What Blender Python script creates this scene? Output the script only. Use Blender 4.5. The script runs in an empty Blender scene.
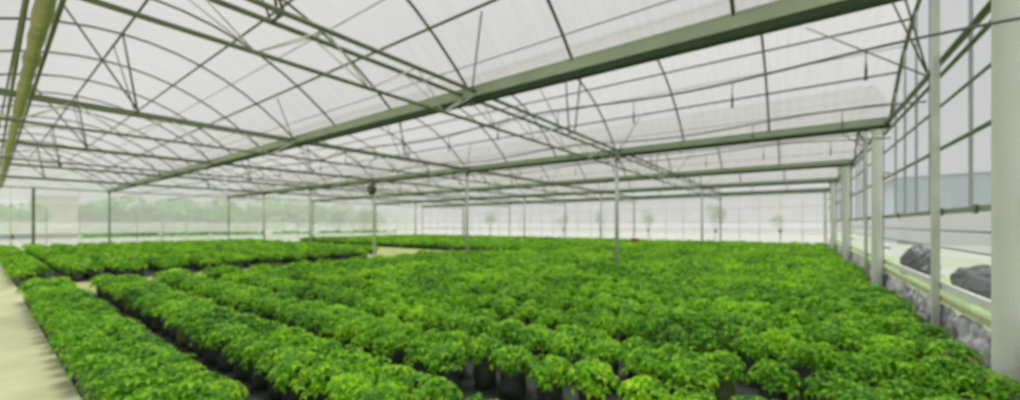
import bpy, math, random
import numpy as np
from mathutils import Vector, Matrix
from math import sin, cos, pi, sqrt, atan2

random.seed(7)
RNG = np.random.RandomState(7)
SC = bpy.context.scene
COL = SC.collection

# ------------------------------------------------------------------ camera
EYE = 1.76
TH = 0.635                      # heading, turned left of +Y
FPX = 390.8
cam_d = bpy.data.cameras.new('camera')
cam_d.sensor_width = 36.0
cam_d.sensor_fit = 'HORIZONTAL'
cam_d.lens = FPX / 1020 * 36.0
cam_d.shift_y = 24.5 / 1020
cam_d.clip_start = 0.05
cam_d.clip_end = 400
cam_d.dof.use_dof = True        # the picture was taken focused much too near
cam_d.dof.focus_distance = 0.34
cam_d.dof.aperture_fstop = 4.1
cam = bpy.data.objects.new('camera', cam_d)
COL.objects.link(cam)
cam.location = (0, 0, EYE)
cam.rotation_euler = (pi / 2, 0, TH)
SC.camera = cam

# ------------------------------------------------------------------ light
world = bpy.data.worlds.new('overcast_sky')
SC.world = world
world.use_nodes = True
wn = world.node_tree
wn.nodes.clear()
wo = wn.nodes.new('ShaderNodeOutputWorld')
bg = wn.nodes.new('ShaderNodeBackground')
bg.inputs[0].default_value = (0.96, 0.975, 1.0, 1)
bg.inputs[1].default_value = 0.62
wn.links.new(bg.outputs[0], wo.inputs[0])
sun_d = bpy.data.lights.new('sun', 'SUN')
sun_d.energy = 6.8
sun_d.angle = 0.5
sun_d.color = (1.0, 0.98, 0.93)
sun = bpy.data.objects.new('sun', sun_d)
COL.objects.link(sun)
sun.rotation_euler = (math.radians(-7), math.radians(-8), 0)

vs = SC.view_settings
vs.view_transform = 'Standard'
vs.look = 'None'
vs.gamma = 1
vs.use_curve_mapping = False
vs.exposure = 0.12
SC.cycles.max_bounces = 10
SC.cycles.diffuse_bounces = 5
SC.cycles.transmission_bounces = 6
SC.cycles.transparent_max_bounces = 24
SC.cycles.use_denoising = True
SC.cycles.sample_clamp_indirect = 6

# ------------------------------------------------------------------ place
WX = 1.80                       # outer face of the right wall frame
CX = 1.55                       # right columns
GY = [-1.82, 5.56, 12.95, 20.34, 27.73, 35.1]          # gutters
TX = [CX, -5.0, -11.93, -18.9, -25.9, -33.0, -40.3]    # truss / post planes
LX = -40.3
RISE, GH = 1.73, 2.45 + EYE     # arch rise and foot height
RIDGE = GH + RISE
GB = 2.30 + EYE                 # gutter underside

def arch_z(y, y0, y1):
    m = (y0 + y1) / 2
    h = (y1 - y0) / 2
    return GH + RISE * (1 - ((y - m) / h) ** 2)

ONES = 'zeroth first second third fourth fifth sixth seventh eighth ninth tenth eleventh twelfth thirteenth fourteenth fifteenth sixteenth seventeenth eighteenth nineteenth'.split()
def ordw(n):
    if n < 20:
        return ONES[n]
    t = {2: 'twent', 3: 'thirt', 4: 'fort', 5: 'fift', 6: 'sixt'}[n // 10]
    return t + 'ieth' if n % 10 == 0 else t + 'y-' + ONES[n % 10]

# ------------------------------------------------------------------ materials
def mat(name, col, rough=0.6, metal=0.0, var=0.0, scale=5.0, col2=None, stretch=(1, 1, 1), bump=0.0, spec=0.5):
    m = bpy.data.materials.new(name)
    m.use_nodes = True
    nt = m.node_tree
    b = nt.nodes['Principled BSDF']
    b.inputs['Base Color'].default_value = (*col, 1)
    b.inputs['Roughness'].default_value = rough
    b.inputs['Metallic'].default_value = metal
    b.inputs['Specular IOR Level'].default_value = spec
    tc = nt.nodes.new('ShaderNodeNewGeometry')
    mp = nt.nodes.new('ShaderNodeMapping')
    mp.inputs['Scale'].default_value = stretch
    nt.links.new(tc.outputs['Position'], mp.inputs[0])
    nz = nt.nodes.new('ShaderNodeTexNoise')
    nz.inputs['Scale'].default_value = scale
    nz.inputs['Detail'].default_value = 5
    nt.links.new(mp.outputs[0], nz.inputs[0])
    c2 = col2 or tuple(c * (1 - var) for c in col)
    rp = nt.nodes.new('ShaderNodeValToRGB')
    rp.color_ramp.elements[0].position = 0.35
    rp.color_ramp.elements[1].position = 0.65
    rp.color_ramp.elements[0].color = (*c2, 1)
    rp.color_ramp.elements[1].color = (*col, 1)
    nt.links.new(nz.outputs[0], rp.inputs[0])
    nt.links.new(rp.outputs[0], b.inputs['Base Color'])
    if bump:
        bp = nt.nodes.new('ShaderNodeBump')
        bp.inputs['Strength'].default_value = bump
        nt.links.new(nz.outputs[0], bp.inputs['Height'])
        nt.links.new(bp.outputs[0], b.inputs['Normal'])
    return m

def film(name, trans, body, share, trl=0.6, stripes=None, sc=8.0, amp=0.1):
    """plastic film: a share of clear view, the rest milky scatter"""
    m = bpy.data.materials.new(name)
    m.use_nodes = True
    nt = m.node_tree
    nt.nodes.clear()
    out = nt.nodes.new('ShaderNodeOutputMaterial')
    tr = nt.nodes.new('ShaderNodeBsdfTransparent')
    tr.inputs[0].default_value = (*trans, 1)
    df = nt.nodes.new('ShaderNodeBsdfDiffuse')
    tl = nt.nodes.new('ShaderNodeBsdfTranslucent')
    geo = nt.nodes.new('ShaderNodeNewGeometry')
    mp = nt.nodes.new('ShaderNodeMapping')
    mp.inputs['Scale'].default_value = stripes or (1, 1, 1)
    nt.links.new(geo.outputs['Position'], mp.inputs[0])
    nz = nt.nodes.new('ShaderNodeTexNoise')
    nz.inputs['Scale'].default_value = sc
    nz.inputs['Detail'].default_value = 2
    nt.links.new(mp.outputs[0], nz.inputs[0])
    rp = nt.nodes.new('ShaderNodeValToRGB')
    rp.color_ramp.elements[0].position = 0.3
    rp.color_ramp.elements[1].position = 0.7
    rp.color_ramp.elements[0].color = (*[c * (1 - amp) for c in body], 1)
    rp.color_ramp.elements[1].color = (*body, 1)
    nt.links.new(nz.outputs[0], rp.inputs[0])
    nt.links.new(rp.outputs[0], df.inputs[0])
    nt.links.new(rp.outputs[0], tl.inputs[0])
    m1 = nt.nodes.new('ShaderNodeMixShader')
    m1.inputs[0].default_value = trl
    nt.links.new(df.outputs[0], m1.inputs[1])
    nt.links.new(tl.outputs[0], m1.inputs[2])
    m2 = nt.nodes.new('ShaderNodeMixShader')
    m2.inputs[0].default_value = 1 - share
    nt.links.new(tr.outputs[0], m2.inputs[1])
    nt.links.new(m1.outputs[0], m2.inputs[2])
    nt.links.new(m2.outputs[0], out.inputs[0])
    return m

def leaf_mat(name, dark, mid, light, patch=0.9):
    m = bpy.data.materials.new(name)
    m.use_nodes = True
    nt = m.node_tree
    b = nt.nodes['Principled BSDF']
    out = nt.nodes['Material Output']
    geo = nt.nodes.new('ShaderNodeNewGeometry')
    nz = nt.nodes.new('ShaderNodeTexNoise')
    nz.inputs['Scale'].default_value = patch
    nz.inputs['Detail'].default_value = 3
    nt.links.new(geo.outputs['Position'], nz.inputs[0])
    ad = nt.nodes.new('ShaderNodeMath'); ad.operation = 'MULTIPLY_ADD'
    ad.inputs[1].default_value = 0.55
    nt.links.new(geo.outputs['Random Per Island'], ad.inputs[0])
    mu = nt.nodes.new('ShaderNodeMath'); mu.operation = 'MULTIPLY_ADD'
    mu.inputs[1].default_value = 1.0
    mu.inputs[2].default_value = -0.27
    nt.links.new(nz.outputs[0], mu.inputs[0])
    nt.links.new(mu.outputs[0], ad.inputs[2])
    rp = nt.nodes.new('ShaderNodeValToRGB')
    rp.color_ramp.elements[0].position = 0.1
    rp.color_ramp.elements[0].color = (*dark, 1)
    rp.color_ramp.elements[1].position = 0.95
    rp.color_ramp.elements[1].color = (*light, 1)
    e = rp.color_ramp.elements.new(0.5); e.color = (*mid, 1)
    nt.links.new(ad.outputs[0], rp.inputs[0])
    nt.links.new(rp.outputs[0], b.inputs['Base Color'])
    b.inputs['Roughness'].default_value = 0.42
    b.inputs['Specular IOR Level'].default_value = 0.35
    tl = nt.nodes.new('ShaderNodeBsdfTranslucent')
    nt.links.new(rp.outputs[0], tl.inputs[0])
    mx = nt.nodes.new('ShaderNodeMixShader')
    mx.inputs[0].default_value = 0.45
    nt.links.new(b.outputs[0], mx.inputs[1])
    nt.links.new(tl.outputs[0], mx.inputs[2])
    nt.links.new(mx.outputs[0], out.inputs[0])
    return m

M = {
    'steel': mat('green_grey_steel', (0.20, 0.24, 0.14), 0.5, 0.0, 0.25, 3.0),
    'tube': mat('galvanised_tube', (0.15, 0.17, 0.10), 0.55, 0.0, 0.3, 2.0),
    'gutter': mat('gutter_steel', (0.52, 0.58, 0.47), 0.5, 0.0, 0.15, 2.0),
    'web': mat('pale_tube', (0.82, 0.84, 0.78), 0.5, 0.0, 0.1, 3.0),
    'white': mat('white_paint', (0.80, 0.83, 0.78), 0.55, 0.0, 0.1, 1.5),
    'column': mat('column_paint', (0.93, 0.95, 0.89), 0.5, 0.0, 0.1, 1.2, stretch=(1, 1, 0.4)),
    'post': mat('post_paint', (0.76, 0.79, 0.71), 0.5, 0.0, 0.2, 2.0),
    'frame': mat('frame_steel', (0.28, 0.34, 0.22), 0.5, 0.0, 0.25, 2.5),
    'grey': mat('grey_steel', (0.50, 0.53, 0.54), 0.5, 0.0, 0.1, 2.5),
    'shadegreen': mat('gutter_shade_green', (0.045, 0.07, 0.03), 0.6, 0.0, 0.25, 3.0),  # shade under the gutters, put in as a near-black green
    'olive': mat('olive_sheath', (0.42, 0.42, 0.19), 0.6, 0.0, 0.35, 6.0),
    'dark': mat('dark_metal', (0.05, 0.06, 0.045), 0.6),
    'hose': mat('grey_hose', (0.16, 0.16, 0.17), 0.6),
    'path': mat('concrete_path', (0.64, 0.66, 0.40), 0.85, 0.0, 0.22, 1.1, bump=0.05),
    'sand': mat('sandy_soil', (0.50, 0.50, 0.24), 0.95, 0, 0, 0.9, col2=(0.34, 0.44, 0.12), bump=0.2),
    'mat': mat('black_ground_cloth', (0.05, 0.055, 0.05), 0.85, 0.0, 0.4, 4.0),
    'bag': mat('dark_grow_bag', (0.05, 0.055, 0.05), 0.45, 0, 0, 9.0, col2=(0.11, 0.115, 0.12), bump=0.5),
    'palebag': mat('yellowed_grow_bag', (0.16, 0.24, 0.05), 0.5, 0, 0, 12.0, col2=(0.30, 0.30, 0.18), bump=0.5),
    'soil': mat('potting_soil', (0.06, 0.045, 0.03), 0.95, 0, 0.4, 20),
    'stem': mat('plant_stem', (0.15, 0.22, 0.05), 0.7),
    'sheet': mat('crumpled_plastic', (0.62, 0.60, 0.66), 0.35, 0, 0, 7.0, col2=(0.14, 0.13, 0.17), bump=0.6),
    'tarp': mat('dark_tarpaulin', (0.05, 0.055, 0.07), 0.5, 0, 0.4, 3.0, bump=0.4),
    'board': mat('white_board', (0.90, 0.90, 0.87), 0.6, 0, 0.08, 3.0),
    'yboard': mat('yellow_green_board', (0.66, 0.72, 0.42), 0.6, 0, 0.2, 3.0),
    'wood': mat('yellow_plank', (0.55, 0.45, 0.2), 0.7, 0, 0.3, 4.0),
    'beige': mat('beige_render', (0.78, 0.72, 0.62), 0.9, 0, 0.08, 1.0),
    'bluewall': mat('pale_blue_cladding', (0.50, 0.60, 0.68), 0.8, 0, 0.1, 0.5),
    'roofgrey': mat('grey_roof', (0.30, 0.34, 0.37), 0.8, 0, 0.2, 1.0),
    'glass': mat('dark_glass', (0.08, 0.10, 0.12), 0.2),
    'ground': mat('outside_ground', (0.28, 0.28, 0.27), 0.95, 0, 0, 0.25, col2=(0.22, 0.25, 0.18)),
    'grass': mat('grass', (0.24, 0.36, 0.12), 0.9, 0, 0, 1.0, col2=(0.16, 0.22, 0.10)),
    'red': mat('red_plastic', (0.75, 0.18, 0.14), 0.4),
    'bark': mat('bark', (0.14, 0.10, 0.06), 0.9),
    'blue': mat('blue_clip', (0.10, 0.25, 0.55), 0.5),
    'leaf': leaf_mat('plant_leaf', (0.025, 0.12, 0.010), (0.21, 0.56, 0.02), (0.60, 0.96, 0.02)),
    'tree': leaf_mat('tree_leaf', (0.10, 0.24, 0.06), (0.20, 0.42, 0.12), (0.30, 0.56, 0.18), 0.4),
    'roof': film('roof_film', (0.92, 0.91, 0.90), (0.405, 0.405, 0.405), 0.31, 0.64, (5, 0.25, 0.25), 3.0, 0.10),
    'net': film('wall_film_clear', (0.95, 0.95, 0.94), (0.95, 0.92, 0.93), 0.42, 0.6, (1, 1, 1), 1.0, 0.08),
    'netclear': film('wall_film_new', (0.96, 0.95, 0.96), (0.93, 0.91, 0.93), 0.70, 0.6, (1, 1, 1), 1.0, 0.08),
    'skirt': film('wall_film_white', (0.9, 0.9, 0.9), (0.98, 0.94, 0.96), 0.28, 0.82, (1, 1, 1), 1.0, 0.06),
    'open': film('wall_film_thin', (0.93, 0.95, 0.93), (0.70, 0.72, 0.70), 0.88, 0.6),
}

# ------------------------------------------------------------------ mesh helpers
class MB:
    def __init__(s):
        s.v, s.f, s.mi = [], [], []
    def add(s, vs, fs, mi=0):
        n = len(s.v)
        s.v += [tuple(p) for p in vs]
        s.f += [tuple(i + n for i in f) for f in fs]
        s.mi += [mi] * len(fs)
        return s
    def box(s, a, b, mi=0):
        (x0, y0, z0), (x1, y1, z1) = a, b
        return s.add([(x0, y0, z0), (x1, y0, z0), (x1, y1, z0), (x0, y1, z0), (x0, y0, z1), (x1, y0, z1), (x1, y1, z1), (x0, y1, z1)],
                     [(0, 3, 2, 1), (4, 5, 6, 7), (0, 1, 5, 4), (1, 2, 6, 5), (2, 3, 7, 6), (3, 0, 4, 7)], mi)
    def tube(s, pts, r, n=8, mi=0, cap=True):
        pts = [Vector(p) for p in pts]
        rs = r if isinstance(r, (list, tuple)) else [r] * len(pts)
        vs, fs = [], []
        for i, p in enumerate(pts):
            a = pts[max(i - 1, 0)]; b = pts[min(i + 1, len(pts) - 1)]
            d = (b - a).normalized()
            up = Vector((0, 0, 1)) if abs(d.z) < 0.9 else Vector((1, 0, 0))
            u = d.cross(up).normalized(); w = u.cross(d)
            for k in range(n):
                t = 2 * pi * k / n
                vs.append(p + (u * cos(t) + w * sin(t)) * rs[i])
        for i in range(len(pts) - 1):
            for k in range(n):
                a = i * n + k; b = i * n + (k + 1) % n
                fs.append((a, b, b + n, a + n))
        if cap:
            fs.append(tuple(range(n))[::-1]); fs.append(tuple(range((len(pts) - 1) * n, len(pts) * n)))
        return s.add(vs, fs, mi)
    def lathe(s, prof, n=12, c=(0, 0, 0), mi=0, wob=0.0):
        vs, fs = [], []
        for j, (r, z) in enumerate(prof):
            for k in range(n):
                t = 2 * pi * k / n
                rr = r * (1 + wob * sin(5 * t + j * 1.7) + wob * sin(3 * t - j))
                vs.append((c[0] + rr * cos(t), c[1] + rr * sin(t), c[2] + z))
        for j in range(len(prof) - 1):
            for k in range(n):
                a = j * n + k; b = j * n + (k + 1) % n
                fs.append((a, b, b + n, a + n))
        fs.append(tuple(range(n))[::-1]); fs.append(tuple(range((len(prof) - 1) * n, len(prof) * n)))
        return s.add(vs, fs, mi)
    def mesh(s, name, mats, smooth=False):
        me = bpy.data.meshes.new(name)
        me.from_pydata(s.v, [], s.f)
        for m in (mats if isinstance(mats, (list, tuple)) else [mats]):
            me.materials.append(M[m])
        if any(s.mi):
            me.polygons.foreach_set('material_index', s.mi)
        if smooth:
            me.polygons.foreach_set('use_smooth', [True] * len(s.f))
        me.update()
        return me
    def build(s, name, mats, parent=None, smooth=False):
        return put(name, s.mesh(name, mats, smooth), parent)

def put(name, me, parent=None, loc=None):
    o = bpy.data.objects.new(name, me)
    COL.objects.link(o)
    if parent is not None:
        o.parent = parent
    if loc is not None:
        o.location = loc
    return o

def tag(o, label, cat, group=None, kind=None):
    o['label'] = label
    if cat:
        o['category'] = cat
    if group:
        o['group'] = group
    if kind:
        o['kind'] = kind
    return o

def thing(name, loc, label, cat, group=None, rz=0):
    o = bpy.data.objects.new(name, None)
    COL.objects.link(o)
    o.location = loc
    o.rotation_euler = (0, 0, rz)
    return tag(o, label, cat, group)

def struct(name, mb, mats, label=None, smooth=False):
    o = mb.build(name, mats, None, smooth)
    o['kind'] = 'structure'
    if label:
        o['label'] = label
    return o

def copy_tree(o, parent=None):
    c = o.copy()
    COL.objects.link(c)
    c.parent = parent
    for ch in list(o.children):
        copy_tree(ch, c)
    return c

# ------------------------------------------------------------------ the setting
mb = MB(); mb.add([(-120, -40, -0.06), (90, -40, -0.06), (90, 150, -0.06), (-120, 150, -0.06)], [(0, 1, 2, 3)])
struct('ground', mb, 'ground', 'pale grassy ground outside the greenhouse')
mb = MB(); mb.box((LX, -9.2, -0.05), (WX + 0.1, GY[-1], 0.0))
struct('floor', mb, 'sand', 'sandy floor of the greenhouse')
mb = MB(); mb.box((LX + 0.05, -2.2, 0.0), (CX + 0.05, 0.60, 0.03))
struct('path', mb, 'path', 'pale concrete path along the first bed')
mb = MB()
mb.add([(-14.3, 0.60, 0.004), (1.70, 0.60, 0.004), (1.70, 34.7, 0.004), (-13.29, 34.7, 0.004), (-13.29, 18.0, 0.004), (-14.3, 12.0, 0.004)], [(0, 1, 2, 3, 4, 5)])
mb.add([(-39.9, 0.60, 0.004), (-17.6, 0.60, 0.004), (-17.6, 12.2, 0.004), (-39.9, 12.2, 0.004)], [(0, 1, 2, 3)])
mb.add([(-39.9, 18.7, 0.004), (-13.3, 18.7, 0.004), (-13.3, 34.7, 0.004), (-39.9, 34.7, 0.004)], [(0, 1, 2, 3)])
struct('ground_cloth', mb, 'mat', 'black ground cloth under the beds')

# roof film, one arched vault after another
NY = 14
mb = MB()
for y0, y1 in zip([-9.2] + GY[:-1], GY):
    ys = [y0 + (y1 - y0) * i / NY for i in range(NY + 1)]
    vs = []
    for x in (WX, LX):
        vs += [(x, y, arch_z(y, y0, y1) + 0.05) for y in ys]
    n = NY + 1
    mb.add(vs, [(i, i + 1, i + 1 + n, i + n) for i in range(NY)])
struct('ceiling', mb, 'roof', 'milky plastic film over the arched roof', True)

def gable(mb, x, z0, mi=0):
    for y0, y1 in zip([-9.2] + GY[:-1], GY):
        ys = [y0 + (y1 - y0) * i / NY for i in range(NY + 1)]
        vs = [(x, y, z0) for y in ys] + [(x, y, arch_z(y, y0, y1) + 0.05) for y in ys]
        n = NY + 1
        mb.add(vs, [(i, i + 1, i + 1 + n, i + n) for i in range(NY)], mi)
def wallq(mb, a, b, z0, z1, mi):
    mb.add([(a[0], a[1], z0), (b[0], b[1], z0), (b[0], b[1], z1), (a[0], a[1], z1)], [(0, 1, 2, 3)], mi)

z_r2 = EYE + 0.19
mb = MB()
gable(mb, WX + 0.04, z_r2, 0)
wallq(mb, (WX + 0.04, -9.2), (WX + 0.04, 35.1), EYE - 0.35, z_r2, 1)
wallq(mb, (WX + 0.04, -9.2), (WX + 0.04, 35.1), 0.66, EYE - 0.35, 2)
wallq(mb, (WX + 0.04, -9.2), (WX + 0.04, 35.1), 0.0, 0.66, 1)
struct('wall_right', mb, ['netclear', 'skirt', 'open'], 'film wall at the gutter ends, right side')
mb = MB()
gable(mb, LX - 0.04, GH, 0)
A, B = (LX - 0.04, -9.2), (LX - 0.04, 35.1)
wallq(mb, A, B, EYE + 0.18, GH, 0); wallq(mb, A, B, EYE - 0.6, EYE + 0.18, 1)
wallq(mb, A, B, EYE - 0.95, EYE - 0.6, 2); wallq(mb, A, B, 0, EYE - 0.95, 1)
struct('wall_left', mb, ['net', 'skirt', 'open'], 'film wall at the far left end')
mb = MB()
A, B = (LX, 35.14), (WX, 35.14)
wallq(mb, A, B, EYE + 0.18, GH, 0); wallq(mb, A, B, EYE - 0.35, EYE + 0.18, 1)
wallq(mb, A, B, EYE - 0.65, EYE - 0.35, 2); wallq(mb, A, B, 0, EYE - 0.65, 1)
struct('wall_back', mb, ['net', 'skirt', 'open'], 'film wall behind the beds')
mb = MB()
wallq(mb, (LX, -9.2), (WX, -9.2), 0, GH, 0)
struct('wall_front', mb, ['skirt'], 'film wall behind the path')

# ------------------------------------------------------------------ gutters
def gutter_mesh(x0, x1):
    prof = [(-0.14, 0.17), (-0.14, 0.15), (-0.13, 0.15), (-0.08, 0.0), (0.08, 0.0), (0.13, 0.15), (0.14, 0.15), (0.14, 0.17), (0.11, 0.17), (0.065, 0.02), (-0.065, 0.02), (-0.11, 0.17)]
    n = len(prof)
    mb = MB()
    mb.add([(x0, y, z) for y, z in prof] + [(x1, y, z) for y, z in prof], [(i, (i + 1) % n, (i + 1) % n + n, i + n) for i in range(n)])
    return mb
gcount = {5.56: 'passing over the middle of the view', 12.95: 'on the first row of posts beyond the beds',
          20.34: 'second beyond the nearest large one', 27.73: 'third beyond the nearest large one', 35.1: 'along the top of the back wall', -1.82: 'above the concrete path'}
for gi, y in enumerate(GY):
    t = thing('roof_gutter', (0, y, GB), 'long green-grey steel roof gutter ' + gcount[y], 'gutter', 'roof gutters')
    g = gutter_mesh(LX, WX - 0.02); g.v = [(a, b_, c + 0.10) for a, b_, c in g.v]; g.build('channel', 'gutter', t)
    MB().box((LX, -0.07, 0.0), (WX - 0.02, 0.07, 0.099)).build('underside_shade_bar', 'shadegreen', t)  # added dark bar, stands in for the shade on the gutter underside
    # riveted joint straps under the channel
    for k, x in enumerate(TX[1:-1]):
        b = MB(); b.box((x - 0.12, -0.085, -0.012), (x + 0.12, 0.085, 0.0)); b.build('joint_plate', 'steel', t)

# ------------------------------------------------------------------ posts and columns
def post(x, y, label, r=0.06, name='steel_post', m='post', group='steel posts under the gutters', top=GB):
    t = thing(name, (x, y, 0), label, 'post', group)
    b = MB(); b.tube([(0, 0, 0.02), (0, 0, top)], r, 12); b.build('shaft', m, t, True)
    b = MB(); b.box((-r * 2.1, -r * 2.1, 0), (r * 2.1, r * 2.1, 0.025))
    for sx in (-1, 1):
        for sy in (-1, 1):
            b.tube([(sx * r * 1.6, sy * r * 1.6, 0.02), (sx * r * 1.6, sy * r * 1.6, 0.05)], 0.012, 6)
    b.build('base_plate', m, t)
    b = MB(); b.box((-0.1, -0.075, top - 0.014), (0.1, 0.075, top - 0.002)); b.tube([(0, 0, top - 0.12), (0, 0, top - 0.014)], r * 1.25, 10)
    b.build('head_bracket', 'steel', t)
    return t
rowname = {12.95: 'nearest post row', 27.73: 'farther post row', -1.82: 'row beside the path'}
for y in (-1.82, 12.95, 27.73):
    for i, x in enumerate(TX[1:-1]):
        post(x, y, 'pale steel post, %s from the right columns in the %s' % (ordw(i + 1), rowname[y]))
cl = {5.56: 'thick pale green-white column at the right edge, closest to the camera', 12.95: 'white column, second closest along the right wall',
      20.34: 'white column, third closest along the right wall', 27.73: 'white column, fourth closest along the right wall', 35.1: 'white corner column where right and back walls meet'}
for y in GY[1:]:
    t = thing('wall_column', (CX, y, 0), cl[y], 'column', 'columns along the right wall')
    b = MB(); b.lathe([(0.125, 0.0), (0.125, 0.04), (0.105, 0.05), (0.105, GB - 0.06), (0.12, GB - 0.05), (0.12, GB - 0.013)], 24)
    b.build('shaft', 'column', t, False)
    b = MB(); b.box((-0.16, -0.11, GB - 0.012), (0.16, 0.11, GB - 0.001)); b.build('cap_plate', 'white', t)
    b = MB(); b.tube([(0.13, 0, 1.2), (0.235, 0, 1.2)], 0.02, 6); b.tube([(0.13, 0, 3.0), (0.235, 0, 3.0)], 0.02, 6); b.build('wall_tie', 'steel', t)

# ------------------------------------------------------------------ roof arches and purlins
def arch_mb(y0, y1, r=0.025, n=16):
    b = MB()
    ys = [y0 + (y1 - y0) * i / n for i in range(n + 1)]
    b.tube([(0, y - (y0 + y1) / 2, arch_z(y, y0, y1)) for y in ys], r, 8)
    return b
AX = []
for i in range(len(TX) - 1):
    a, b_ = TX[i], TX[i + 1]
    AX += [a + (b_ - a) * k / 3 for k in range(3)]
AX.append(LX + 0.05)
AX[0] = WX - 0.02
spans = list(zip(GY[:-1], GY[1:]))
am = arch_mb(*spans[1]).mesh('roof_arch', 'tube', True)
amg = arch_mb(*spans[1], r=0.038).mesh('gable_arch', 'steel', True)
for si, (y0, y1) in enumerate(spans):
    for k, x in enumerate(AX):
        o = put('roof_arch', amg if k == 0 else am, None, (x, (y0 + y1) / 2, 0))
        lab = 'curved steel roof arch, %s from right wall in the %s roof span' % (ordw(k + 1), ordw(si + 1))
        if k == 0:
            lab = 'thick curved end arch on the right wall in the %s roof span' % ordw(si + 1)
        tag(o, lab, 'roof arch', 'roof arches')
POFF = [(0.0, 'ridge'), (-1.4, 'near upper'), (1.4, 'far upper'), (-2.65, 'near lower'), (2.65, 'far lower')]
for si, (y0, y1) in enumerate(spans):
    for off, nm in POFF:
        y = (y0 + y1) / 2 + off
        z = arch_z(y, y0, y1) + (0.036 if off == 0 else 0.034)
        b = MB(); b.tube([(WX, 0, 0), (LX, 0, 0)], 0.023 if off else 0.023, 6)
        o = b.build('roof_purlin', 'tube', None, True)
        o.location = (0, y, z)
        tag(o, 'long straight %s purlin of the %s roof span from camera' % (nm, ordw(si + 1)), 'purlin', 'roof purlins')
# light film-fixing wires further down each slope
for si, (y0, y1) in enumerate(spans[:3]):
    for off, nm in ((-3.3, 'near'), (3.3, 'far'), (2.05, 'upper far')):
        y = (y0 + y1) / 2 + off
        b = MB(); b.tube([(WX, 0, 0), (LX, 0, 0)], 0.009, 5)
        o = b.build('roof_wire', 'steel', None)
        o.location = (0, y, arch_z(y, y0, y1) + 0.03)
        tag(o, 'thin straight wire on the %s slope of the %s roof span' % (nm, ordw(si + 1)), 'wire', 'roof wires')

# ------------------------------------------------------------------ trusses
def seg(a, b, r, n=6):
    return MB().tube([a, b], r, n)
ZT, ZB, HW = EYE + 2.47, EYE + 1.97, 0.17
P = 1.477
strut = {}
for sgn in (-1, 1):
    for d in (0, 1):
        strut[(sgn, d)] = seg((0, 0, ZB), (sgn * HW, P / 2 if d else -P / 2, ZT), 0.011).mesh('web_strut', 'web', True)
tie = seg((-HW, 0, ZT), (HW, 0, ZT), 0.011).mesh('cross_tie', 'web', True)
tl = {0: 'nearest the camera', 1: 'in middle distance', 2: 'near back wall'}
truss_y = [(GY[0], GY[2]), (GY[2], GY[4]), (GY[4], GY[5])]
for xi, x in enumerate(TX[1:-1]):
    for ti, (y0, y1) in enumerate(truss_y):
        t = thing('roof_truss', (x, 0, 0), 'lattice roof truss %s, %s truss line from right wall' % (tl[ti], ordw(xi + 1)), 'truss', 'roof trusses')
        g0, g1 = y0 + 0.08, y1 - 0.08
        for sgn in (-1, 1):
            seg((sgn * HW, g0, ZT), (sgn * HW, g1, ZT), 0.036, 8).build('top_chord', 'steel', t, True)
        seg((0, g0, ZB), (0, g1, ZB), 0.03, 8).build('bottom_chord', 'steel', t, True)
        n = int(round((y1 - y0) / P))
        p0 = y0 + P / 2
        for k in range(n):
            y = p0 + k * P
            for sgn in (-1, 1):
                for d in (0, 1):
                    put('web_strut', strut[(sgn, d)], t, (0, y, 0))
            if k < n - 1:
                put('cross_tie', tie, t, (0, y + P / 2, 0))
        # struts up to the arch at every ridge
        for (a, b) in spans:
            if a >= y0 - 0.1 and b <= y1 + 0.1:
                m = (a + b) / 2
                zt = RIDGE
                kn = m + 0.24
                seg((0, kn, ZT + 0.02), (0, m, zt - 0.02), 0.02).build('king_post', 'tube', t, True)
                seg((-HW, kn, ZT), (HW, kn, ZT), 0.02).build('king_seat', 'tube', t, True)
                for dx in (-1.0,):
                    seg((0.17 * dx, kn, ZT), (dx, m, zt + 0.01), 0.014).build('ridge_brace', 'tube', t, True)
                for dy in (-1.4,):
                    seg((0.17, kn, ZT), (1.0, m + dy * .68, arch_z(m + dy * .68, a, b)), 0.019).build('arch_brace', 'tube', t, True)
        # knee struts beside the intermediate gutter
        for g in GY[1:-1]:
            if y0 - 0.1 < g < y1 + 0.1:
                s_ = [s for s in spans if abs(s[1] - g) < 0.01][0]
                if g > y0 + 0.1:
                    seg((0.17, g - 0.18, ZT), (1.1, g - 1.0, arch_z(g - 1.0, *s_)), 0.013).build('knee_brace', 'tube', t, True)

# ------------------------------------------------------------------ olive bundle over the path
t = thing('shade_cloth_roll', (0, 0.34, EYE + 2.26), 'olive yellow fabric bundle running overhead above the concrete path at the left', 'shade cloth', None, math.radians(-0.55))
b = MB(); pts = []
xs = np.linspace(1.4, LX + 0.2, 90)
b.tube([(x, 0.0, 0.012 * sin(x * 3.1)) for x in xs], [0.072 + 0.010 * sin(x * 7.3) + 0.006 * sin(x * 17) for x in xs], 10)
b.build('cloth_roll', 'olive', t, True)
for k, dy in enumerate((-0.115, 0.115)):
    seg((1.4, dy, 0.07), (LX + 0.2, dy, 0.07), 0.022, 8).build('drive_tube', 'steel', t, True)
for x in TX[1:-1]:
    MB().box((x - 0.02, -0.13, 0.075), (x + 0.02, 0.13, 0.095)).build('hanger_strap', 'steel', t)

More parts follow.
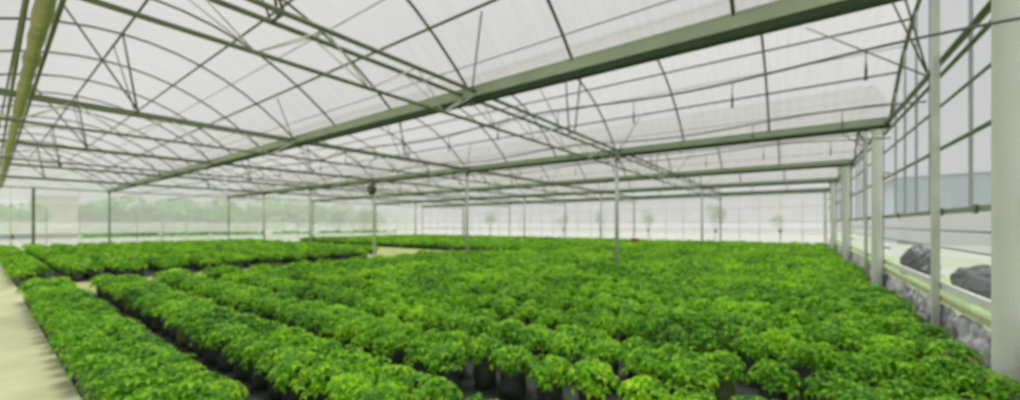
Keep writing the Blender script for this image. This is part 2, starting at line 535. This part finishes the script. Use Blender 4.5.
# ------------------------------------------------------------------ right wall frames
bays = list(zip(GY[:-1], GY[1:]))
for bi, (y0, y1) in enumerate(bays):
    t = thing('wall_frame', (WX - 0.02, y0, 0), 'right wall steel frame of the %s bay from the camera' % ordw(bi + 1), 'wall frame', 'right wall frames')
    L = y1 - y0
    m = L / 2
    MB().box((-0.17, m - 0.05 - 0.80, 0), (-0.09, m + 0.05 - 0.80, arch_z(y0 + m, y0, y1) - 0.05)).build('middle_post', 'post', t)
    MB().box((-0.16, 0.12, 0), (-0.09, 0.19, GH - 0.1)).build('side_post', 'frame', t)
    for z, r, mm in ((EYE + 2.43, 0.045, 'steel'), (EYE + 2.23, 0.03, 'steel'), (EYE + 1.77, 0.022, 'frame'), (EYE + 1.13, 0.03, 'frame')):
        seg((-0.06, 0.0, z), (-0.06, L, z), r, 8).build('rail', mm, t, True)
    MB().box((-0.06, 0.0, z_r2 - 0.035), (0.02, L, z_r2 + 0.035)).build('sill_channel', 'frame', t)
    for z in (EYE - 0.09, EYE - 0.345):
        seg((-0.03, 0.0, z), (-0.03, L, z), 0.012, 6).build('rail', 'frame', t, True)
    for k in range(1, 8):
        yy = k * L / 7.75 + 0.05
        if abs(yy - (m - 0.80)) < 0.3:
            continue
        ztop = arch_z(y0 + yy, y0, y1) - 0.03
        MB().box((-0.018, yy - 0.014, z_r2 + 0.035), (0.018, yy + 0.014, ztop)).build('mullion', 'grey', t)
    for yy in (m - 1.2, m - 0.2, m + 1.6):
        seg((-0.05, m, EYE + 2.43), (-0.05 - (1.6 if yy == m + 1.6 else 0.6), (m + 0.9 if yy > m else yy), arch_z(y0 + (m + 0.9 if yy > m else yy), y0, y1)), 0.014).build('end_brace', 'tube', t, True)
    # brackets over the sill channel
    for yy in (m - 0.80, 1.5, L - 1.4):
        MB().box((-0.085, yy - 0.05, z_r2 - 0.06), (-0.061, yy + 0.05, z_r2 + 0.05)).build('bracket', 'steel', t)
for z0, h, mm, nm, lab in ((0.80, 0.11, 'board', 'curb_board', 'white horizontal board low along the right wall'), (0.62, 0.09, 'yboard', 'curb_board', 'yellow-green horizontal board under the white one on the right wall')):
    o = MB().box((-0.02, 0, 0), (0.025, 34.9 + 1.8, h)).build(nm, mm)
    o.location = (WX - 0.08, -1.8, z0)
    tag(o, lab, 'board')

# ------------------------------------------------------------------ back and left wall frames
def plain_frame(t, L, ax, ztop, nm, posts=True):
    def P_(a, z):
        return (a, 0, z) if ax == 'x' else (0, a, z)
    for z, r in ((EYE + 0.18, 0.025), (EYE - 0.36, 0.02), (EYE - 0.64, 0.02), (ztop - 0.06, 0.035), (EYE + 1.3, 0.018)):
        seg(P_(0.0, z), P_(L, z), r, 6).build('rail', 'post', t, True)
    for k in range(nm):
        a = L * k / nm + 0.03
        r = 0.05 if k == 0 else 0.022
        seg(P_(a, 0), P_(a, ztop), r, 6).build('upright', 'post' if k else 'frame', t, True)
for i in range(len(TX) - 1):
    t = thing('wall_frame', (TX[i + 1], 35.0, 0), 'slender back wall frame, %s bay from the right corner' % ordw(i + 1), 'wall frame', 'back wall frames')
    plain_frame(t, TX[i] - TX[i + 1], 'x', GB, 5)
for bi, (y0, y1) in enumerate(bays):
    t = thing('wall_frame', (LX + 0.08, y0, 0), 'slender left wall frame, %s bay from the path' % ordw(bi + 1), 'wall frame', 'left wall frames')
    plain_frame(t, y1 - y0, 'y', GH, 5)
# tall entrance jamb posts where the path meets the left wall
for yy, lab in ((-0.2, 'tall dark entrance post at the left wall, path side'), (2.07, 'tall dark entrance post at the left wall, bed side')):
    t = thing('entrance_post', (LX + 0.35, yy, 0), lab, 'post', 'entrance posts')
    MB().box((-0.06, -0.07, 0.01), (0.06, 0.07, 4.1)).build('shaft', 'frame', t)
    MB().box((-0.1, -0.11, 0), (0.1, 0.11, 0.02)).build('base_plate', 'frame', t)

# ------------------------------------------------------------------ hoses and misters
hy = [(5.28, 'nearest'), (7.9, 'second'), (10.5, 'third')]
ms = {}
drop = MB().tube([(0, 0, -0.13), (0, 0, 0.0)], 0.005, 5).mesh('drop_tube', 'hose')
body = MB().lathe([(0.006, -0.27), (0.012, -0.26), (0.013, -0.18), (0.009, -0.17), (0.009, -0.13), (0.005, -0.12)], 8).mesh('weight', 'hose', True)
head = MB().lathe([(0.012, -0.29), (0.02, -0.285), (0.008, -0.27)], 8).mesh('nozzle', 'hose', True)
for hi, (y, nm) in enumerate(hy):
    xs = np.linspace(CX - 0.1 if hi else 1.66, -38, 160)
    zz = EYE + 1.72
    o = MB().tube([(x, 0, 0.05 * sin(x * 2 * pi / 4.7 + hi)) for x in xs], 0.014, 6).build('irrigation_hose', 'hose', None, True)
    o.location = (0, y, zz)
    tag(o, 'dark sagging irrigation hose hung crosswise overhead, %s to the camera' % nm, 'hose', 'overhead hoses')
    for k in range(14):
        x = 0.55 - 1.175 * k
        t = thing('hanging_mister', (x, y, zz + 0.05 * sin(x * 2 * pi / 4.7 + hi) - 0.014), 'small dark mister, %s from right wall on the %s hanging hose' % (ordw(k + 1), nm if nm != 'nearest' else 'nearest'), 'mister', 'hanging misters')
        put('drop_tube', drop, t); put('weight', body, t); put('nozzle', head, t)
    for x in TX[1:-1]:
        pass

# fan beside the third post
t = thing('circulation_fan', (-18.62, 12.6, 3.64), 'small dark fan drum hung at the top of a post, left of centre', 'fan')
b = MB(); b.lathe([(0.23, -0.14), (0.27, -0.1), (0.27, 0.12), (0.24, 0.16)], 16)
for i, v in enumerate(b.v):
    b.v[i] = (v[0], v[2] , v[1])
b.build('drum', 'dark', t, True)
b = MB()
for k in range(5):
    a = 2 * pi * k / 5
    b.add([(0.03 * cos(a), -0.16, 0.03 * sin(a)), (0.2 * cos(a - .25), -0.18, 0.2 * sin(a - .25)), (0.2 * cos(a + .25), -0.15, 0.2 * sin(a + .25))], [(0, 1, 2)])
b.build('blades', 'grey', t)
seg((0, 0, 0.25), (0, 0, 0.40), 0.02).build('hanger', 'dark', t)
seg((0, 0, 0.36), (-0.10, 0.30, 0.36), 0.02).build('bracket', 'dark', t)

# red barrel among the far plants
t = thing('red_tub', (-9.9, 29.4, 0.004), 'small red tub showing just above the far plants, right of centre', 'tub')
MB().lathe([(0.2, 0), (0.24, 0.1), (0.27, 0.62), (0.29, 0.64), (0.29, 0.68), (0.25, 0.68)], 16).build('body', 'red', t, True)
MB().lathe([(0.3, 0.681), (0.3, 0.72), (0.1, 0.74)], 16).build('lid', 'red', t, True)

# ------------------------------------------------------------------ crumpled plastic along the right wall
nx, ny = 14, 240
vs, fs = [], []
R2 = np.random.RandomState(3)
A1 = R2.rand(ny + 1, nx + 1)
for j in range(ny + 1):
    y = 0.7 + 33.8 * j / ny
    for i in range(nx + 1):
        u = i / nx
        dcol = min(abs(y - cy) for cy in GY[1:] + [(p + q) / 2 - 0.80 for p, q in zip(GY[:-1], GY[1:])])
        k = max(0.0, min(1.0, (dcol - 0.2) / 0.5))
        bx = 1.702 - k * (0.13 + 0.06 * sin(y * 2.3) * sin(y * .7 + 1))
        x = bx + (1.715 - bx) * u ** 1.6
        z = 0.02 + 0.57 * u ** 0.9 + k * (0.05 * (A1[j, i] - 0.5) + 0.05 * sin(y * 5 + i * .7) * sin(y * 1.9)) * (u > 0)
        z = min(z, 0.605)
        vs.append((min(1.72, x + k * 0.05 * (A1[(j * 7) % ny, i] - .5)), y, max(z, 0.012)))
for j in range(ny):
    for i in range(nx):
        a = j * (nx + 1) + i
        fs.append((a, a + 1, a + nx + 2, a + nx + 1))
o = MB().add(vs, fs).build('plastic_sheet', 'sheet', None, True)
tag(o, 'crumpled grey-purple plastic sheet heaped along the foot of the right wall', 'plastic sheet')
o = MB().box((-0.03, -0.45, -0.012), (0.03, 0.45, 0.012)).build('plank', 'wood')
o.location = (1.53, 6.25, 0.24); o.rotation_euler = (math.radians(3), 0, math.radians(-2))
tag(o, 'narrow yellow plank leaning at the bed edge beside the nearest column', 'plank')

# ------------------------------------------------------------------ plants
def make_leaves(rs, nleaf, R, H0, H1, nl, size, fine):
    """palmate leaves in a domed crown; returns verts, faces"""
    V, F = [], []
    for k in range(nleaf):
        f = (k + 0.5) / nleaf
        el = f ** 0.75
        ang = k * 2.399963 + rs.uniform(-.3, .3)
        rad = R * sqrt(max(0.02, 1 - (1 - f) ** 2.0)) * rs.uniform(0.8, 1.08)
        h = H0 + (H1 - H0) * (1 - f * 0.95) ** 0.55 * rs.uniform(0.8, 1.14)
        c = Vector((rad * cos(ang), rad * sin(ang), h))
        n = Vector((cos(ang) * (0.15 + 0.6 * f) + rs.uniform(-.35, .35), sin(ang) * (0.15 + 0.6 * f) + rs.uniform(-.35, .35), 1)).normalized()
        u = n.cross(Vector((sin(ang), -cos(ang), 0.1))).normalized(); w = n.cross(u)
        s = size * rs.uniform(0.75, 1.2)
        for j in range(nl):
            a = 2 * pi * j / nl + rs.uniform(-.2, .2)
            d = u * cos(a) + w * sin(a)
            e = (w * cos(a) - u * sin(a))
            ln = s * rs.uniform(.8, 1.1)
            wd = ln * 0.24
            i0 = len(V)
            b0 = c + d * ln * .08
            mid = c + d * ln * .55 + n * ln * .05
            tip = c + d * ln - n * ln * rs.uniform(.12, .4)
            if fine:
                V += [b0, mid + e * wd + n * wd * .35, mid - n * 0.0, mid - e * wd + n * wd * .35, tip]
                F += [(i0, i0 + 1, i0 + 2), (i0, i0 + 2, i0 + 3), (i0 + 1, i0 + 4, i0 + 2), (i0 + 2, i0 + 4, i0 + 3)]
            else:
                V += [b0, mid + e * wd * 1.2, tip, mid - e * wd * 1.2]
                F += [(i0, i0 + 1, i0 + 2, i0 + 3)]
    return V, F

def bag_prof():
    return [(0.105, 0.0), (0.125, 0.02), (0.132, 0.10), (0.128, 0.20), (0.135, 0.25), (0.137, 0.27), (0.126, 0.27), (0.122, 0.25)]
NP = 9
proto = []
for i in range(NP):
    rs = np.random.RandomState(100 + i)
    V, F = make_leaves(rs, 44, 0.20, 0.235, 0.475, 6, 0.086, True)
    fol = MB().add(V, F).mesh('foliage', 'leaf')
    b = MB().lathe(bag_prof(), 14, wob=0.055).mesh('grow_bag', 'bag' if i != 2 else 'palebag', True)
    so = MB().lathe([(0.118, 0.225), (0.115, 0.245), (0.02, 0.252)], 12).mesh('soil', 'soil')
    s = MB()
    for q in range(4):
        a = q * 1.57 + i
        s.tube([(0.01 * cos(a), 0.01 * sin(a), 0.24), (0.05 * cos(a), 0.05 * sin(a), 0.34), (0.13 * cos(a), 0.13 * sin(a), 0.44)], [0.008, 0.006, 0.004], 5)
    st = s.mesh('stem', 'stem')
    proto.append((fol, b, so, st))

spots = []      # x, y, row name data
def block(xa, xb, y0, y1, name, sp=0.43, near=True):
    row = 0
    y = y0
    while y < y1:
        for line, dy in ((0, 0.0), (1, 0.35)):
            n = 0
            x = xb(y + dy) if callable(xb) else xb
            x -= sp * 0.5 * line
            lo = xa(y + dy) if callable(xa) else xa
            while x > lo:
                n += 1
                spots.append((x + random.uniform(-.04, .04), y + dy + random.uniform(-.022, .022), name, row + 1, line, n))
                x -= sp
        row += 1
        y += 1.09
block(lambda y: -13.95 if y < 12.3 else (-15.4 + (y - 12.3) * .9 if y < 16.5 else (-11.6 - (y - 16.5) * .25 if y < 18.2 else -12.7)), 1.32, 0.74, 34.2, 'main')
block(lambda y: -39.6, lambda y: -18.0 if y < 12 else -20.4, 0.74, 14.6, 'left', 0.5)
block(lambda y: -39.6, lambda y: -13.5, 18.9, 34.2, 'back', 0.5)
obst = [(x, y) for x in TX[1:-1] for y in (12.95, 27.73)] + [(CX, y) for y in GY[1:]] + [(-9.9, 29.4)]
def proj(x, y, z):
    r = x * cos(TH) + y * sin(TH); d = y * cos(TH) - x * sin(TH)
    return (510 + FPX * r / max(d, .01), 224.5 - FPX * (z - EYE) / max(d, .01), d)
keep = []
gone = lambda s: s[2] == 'main' and ((s[3] == 3 and s[4] == 0 and -2.75 < s[0] < -0.55) or (s[3] == 4 and s[4] == 0 and -0.75 < s[0] < 0.1))
for s in spots:
    if gone(s) or any((s[0] - a) ** 2 + (s[1] - b) ** 2 < (0.36 if a == -9.9 else (0.36 if a == CX else 0.23)) ** 2 for a, b in obst):
        continue
    px, py, d = proj(s[0], s[1], 0.4)
    m = FPX * 0.3 / max(d, .3)
    vis = d > 0.8 and -m * .4 < px < 1020 + m * .4 and py < 400 + m * .6
    keep.append((d if vis else 999, s))
ranks = {}
for d, s in sorted(keep, key=lambda q: -q[1][0]):
    ranks.setdefault((s[2], s[3], s[4]), []).append(s)
rank = {id(s): i + 1 for L_ in ranks.values() for i, s in enumerate(L_)}
keep.sort(key=lambda q: q[0])
near = [s for d, s in keep[:300]]
rest = [(d, s) for d, s in keep[300:]]
looks = ['leafy green', 'bushy green', 'full green']
for i, s in enumerate(near):
    x, y, nm, row, line, n = s
    n = rank[id(s)]
    k = random.randrange(NP)
    if nm == 'main':
        lab = 'leafy potted plant, %s from right wall, %s line of the %s bed row' % (ordw(n), 'far' if line else 'near', ordw(row))
    else:
        lab = 'leafy potted plant, %s from cross aisle in %s line of left block row %s' % (ordw(n), 'far' if line else 'near', ordw(row))
    t = thing('potted_plant', (x, y, 0.006), lab, 'plant', 'potted plants in the bed rows', random.uniform(0, 6.28))
    sc = random.uniform(0.88, 1.12)
    t.scale = (sc, sc, random.uniform(.92, 1.08))
    f, b, so, st = proto[k]
    put('foliage', f, t)
    bo = put('grow_bag', b, t)
    put('soil', so, bo)
    put('stem', st, t)

def cache(n, nleaf, nl, size, seed):
    out = []
    for i in range(n):
        rs = np.random.RandomState(seed + i)
        V, F = make_leaves(rs, nleaf, 0.205, 0.225, 0.475, nl, size, False)
        b = MB().lathe([(0.115, 0), (0.13, 0.1), (0.13, 0.27)], 8)
        out.append((np.array([tuple(v) for v in V]), np.array(F), np.array(b.v), [f for f in b.f if len(f) == 4]))
    return out
lods = [cache(6, 40, 5, 0.096, 500), cache(5, 26, 4, 0.13, 600), cache(4, 18, 3, 0.17, 700)]
av, af, am_ = [], [], []
off = 0
for d, s in rest:
    x, y = s[0], s[1]
    if d > 900 and (x < -3 or y < 2) and proj(x, y, .4)[2] < 0:
        continue
    d = abs(proj(x, y, .4)[2])
    L = lods[0] if d < 11 else (lods[1] if d < 22 else lods[2])
    V, F, BV, BF = L[random.randrange(len(L))]
    a = random.uniform(0, 6.28); sc = random.uniform(.88, 1.12)
    Rm = np.array([[cos(a), -sin(a), 0], [sin(a), cos(a), 0], [0, 0, 1]]) * sc
    W = V @ Rm.T + np.array([x, y, 0.006])
    av.append(W); af.append(F + off); am_.append(np.zeros(len(F), int)); off += len(W)
    W = BV @ Rm.T + np.array([x, y, 0.006])
    BFa = np.array(BF)
    av.append(W); af.append(BFa + off); am_.append(np.ones(len(BFa), int)); off += len(W)
AV = np.concatenate(av); AF = np.concatenate(af); AM = np.concatenate(am_)
me = bpy.data.meshes.new('distant_plants')
me.vertices.add(len(AV)); me.vertices.foreach_set('co', AV.astype(np.float32).ravel())
me.loops.add(AF.size); me.loops.foreach_set('vertex_index', AF.astype(np.int32).ravel())
me.polygons.add(len(AF)); me.polygons.foreach_set('loop_start', np.arange(0, AF.size, 4, dtype=np.int32))
me.materials.append(M['leaf']); me.materials.append(M['bag'])
me.polygons.foreach_set('material_index', AM.astype(np.int32))
me.update(calc_edges=True)
me.validate()
o = put('potted_plants_beyond', me)
tag(o, 'carpet of small green potted plants filling the beds into the distance', 'plants', None, 'stuff')

# ------------------------------------------------------------------ outside
def tree(x, y, h, w, label, trunk=0.35, group='trees outside the greenhouse', seed=0, cat='tree'):
    rs = np.random.RandomState(seed + 40)
    t = thing('outdoor_tree', (x, y, -0.06), label, cat, group)
    b = MB(); b.tube([(0, 0, 0), (0.05, 0, h * .4), (0, 0.05, h * .75)], [0.035 * h, 0.025 * h, 0.01 * h], 8)
    for q in range(4):
        a = q * 1.6 + seed
        b.tube([(0.03, 0, h * .35), (cos(a) * w * .28, sin(a) * w * .28, h * .62)], [0.018 * h, 0.006 * h], 5)
    b.build('trunk', 'bark', t)
    V, F = [], []
    n = 800
    blobs = [(rs.uniform(-.3, .3) * w, rs.uniform(-.3, .3) * w, h * rs.uniform(trunk + .18, .82), w * rs.uniform(.2, .32)) for _ in range(8)]
    for k in range(n):
        bx, by, bz, br = blobs[k % 8]
        v = rs.normal(size=3); v /= np.linalg.norm(v)
        c = Vector((bx + v[0] * br, by + v[1] * br, bz + v[2] * br * h / w * .55))
        s = w * .05 * rs.uniform(.7, 1.5)
        a_ = Vector(rs.normal(size=3)).normalized(); b_ = a_.cross(Vector(rs.normal(size=3))).normalized()
        i0 = len(V)
        V += [c - a_ * s, c + b_ * s * .6, c + a_ * s, c - b_ * s * .6]
        F += [(i0, i0 + 1, i0 + 2, i0 + 3)]
    MB().add(V, F).build('crown', 'tree', t)
    return t
def at(px, X=None, Y=None):
    u = (px - 510) / FPX
    if X is not None:
        z = X / (u * cos(TH) - sin(TH))
    else:
        z = Y / (cos(TH) + u * sin(TH))
    return z * (u * cos(TH) - sin(TH)), z * (cos(TH) + u * sin(TH)), z
i = 0
for px, top in ((92, 203), (112, 197), (131, 199), (150, 195), (172, 199), (194, 201), (216, 197), (238, 202), (262, 199), (285, 203), (310, 205), (338, 203), (366, 206)):
    X, Y, z = at(px, X=-56 - (i % 3) * 2.5)
    h = (224.5 - top) / FPX * z + EYE
    h *= 1.12
    tree(X, Y, h, h * 1.0, 'hazy green tree behind the left wall film, %s tree from the left' % ordw(i + 2), 0.05, seed=i)
    i += 1
X, Y, z = at(12, X=-50)
tree(X, Y, 3.6, 3.6, 'dark wide leafy tree outside the entrance at far left', 0.35, None, 30)
for px, top, wpx, lab in ((490, 209, 13, 'small pale tree behind the back wall, left of centre'), (563, 212, 10, 'smallest hazy bush behind the back wall near centre'),
                          (600, 209, 10, 'slim small tree behind the back wall beside the tall centre post'), (648, 209, 12, 'rounded small tree behind back wall, right of centre post'),
                          (715, 203, 17, 'darkest round tree seen through the back wall, right of centre'), (780, 212, 12, 'low pale green bush behind the back wall near the right corner')):
    X, Y, z = at(px, Y=41)
    h = (224.5 - top) / FPX * z + EYE
    w = wpx / FPX * z
    tree(X, Y, h, w * 1.15, lab, 0.42, None, int(px))
# green strip of shrubs outside the left wall
def building(name, x, y, sx, sy, h, wm, lab, rh=0.5, nwin=3, face='x'):
    t = thing(name, (x, y, -0.06), lab, 'building')
    b = MB(); b.box((-sx / 2, -sy / 2, 0), (sx / 2, sy / 2, h)); b.build('walls', wm, t)
    b = MB(); e = .25
    b.add([(-sx / 2 - e, -sy / 2 - e, h), (sx / 2 + e, -sy / 2 - e, h), (sx / 2 + e, sy / 2 + e, h), (-sx / 2 - e, sy / 2 + e, h), (0, -sy / 2 - e, h + rh), (0, sy / 2 + e, h + rh)],
          [(0, 1, 4), (1, 2, 5, 4), (2, 3, 5), (3, 0, 4, 5), (0, 3, 2, 1)])
    b.build('roof', 'roofgrey', t)
    for k in range(nwin):
        if face == 'x':
            yy = -sy / 2 + sy * (k + .5) / nwin
            f = MB().box((sx / 2, yy - .5, h * .45), (sx / 2 + .06, yy + .5, h * .75)).build('window', 'white', t)
            MB().box((sx / 2 + .061, yy - .42, h * .47), (sx / 2 + .08, yy + .42, h * .73)).build('pane', 'glass', f)
        else:
            xx = -sx / 2 + sx * (k + .5) / nwin
            f = MB().box((xx - .9, -sy / 2 - .06, h * .45), (xx + .9, -sy / 2, h * .75)).build('window', 'white', t)
            MB().box((xx - .8, -sy / 2 - .08, h * .47), (xx + .8, -sy / 2 - .061, h * .73)).build('pane', 'bluewall', f)
    return t
X0, Y0, _ = at(40, X=-54); X1, Y1, _ = at(78, X=-54)
building('outbuilding', -57, (Y0 + Y1) / 2, 6, Y1 - Y0, 4.4, 'beige', 'beige box-shaped building behind the left wall', 0.15, 0)
X0, Y0, _ = at(-30, X=-62); X1, Y1, _ = at(36, X=-62)
building('outbuilding', -66, (Y0 + Y1) / 2, 8, Y1 - Y0, 3.4, 'bluewall', 'low blue-grey building with grey roof beyond the entrance at far left', 1.0, 2)
building('outbuilding', 22, 56, 29, 10, 6.2, 'bluewall', 'pale blue long building outside beyond the right wall', 0.3, 6, 'y')

def heap(x, y, sx, sy, h, lab, seed):
    rs = np.random.RandomState(seed)
    nu, nv = 20, 10
    vs, fs = [], []
    for j in range(nv + 1):
        p = (j / nv) * pi / 2
        for i in range(nu):
            a = 2 * pi * i / nu
            k = 1 + .12 * sin(3 * a + seed) + .08 * sin(7 * a + j) + .05 * rs.uniform(-1, 1)
            vs.append((sx * cos(a) * cos(p) * k, sy * sin(a) * cos(p) * k, h * sin(p) ** .7 * (1 + .06 * rs.uniform(-1, 1))))
    for j in range(nv):
        for i in range(nu):
            a = j * nu + i; b = j * nu + (i + 1) % nu
            fs.append((a, b, b + nu, a + nu))
    o = MB().add(vs, fs).build('covered_heap', 'tarp', None, False)
    o.location = (x, y, -0.06)
    return tag(o, lab, 'heap', 'dark heaps outside the right wall')
heap(3.5, 20.0, .45, .9, 1.05, 'dark tarpaulin heap outside the right wall, farther one', 1)
heap(3.75, 14.2, .6, 2.0, 0.82, 'long low dark tarpaulin heap outside the right wall, nearer one', 2)
mb = MB()
mb.box((WX + 0.3, -5, -0.055), (WX + 2.3, 60, -0.03))
struct('verge', mb, 'grass', 'green grass verge outside the right wall')
mb = MB()
mb.box((LX - 9, -6, -0.055), (LX - 1.2, 45, -0.03))
struct('lawn', mb, 'grass', 'green lawn outside the left wall')

# clipped hedge just outside the left wall
rs = np.random.RandomState(9)
V, F = [], []
for k in range(5200):
    y = rs.uniform(0, 29); top = 1.0 + .15 * sin(y * 1.3) + .1 * sin(y * 3.7)
    c = Vector((rs.uniform(-.5, .5), y, top * rs.uniform(.05, 1) ** .6))
    a_ = Vector(rs.normal(size=3)).normalized(); b_ = a_.cross(Vector(rs.normal(size=3))).normalized()
    i0 = len(V); q = .13
    V += [c - a_ * q, c + b_ * q * .6, c + a_ * q, c - b_ * q * .6]
    F += [(i0, i0 + 1, i0 + 2, i0 + 3)]
t = thing('hedge', (-44.5, 4.6, -0.05), 'low green hedge running just outside the left wall', 'hedge')
MB().add(V, F).build('foliage', 'tree', t)
b = MB()
for k in range(29):
    b.tube([(0, k + .4, 0), (0.05, k + .5, .7)], 0.03, 5)
o = b.build('stem', 'bark', t); o['kind'] = 'stuff'
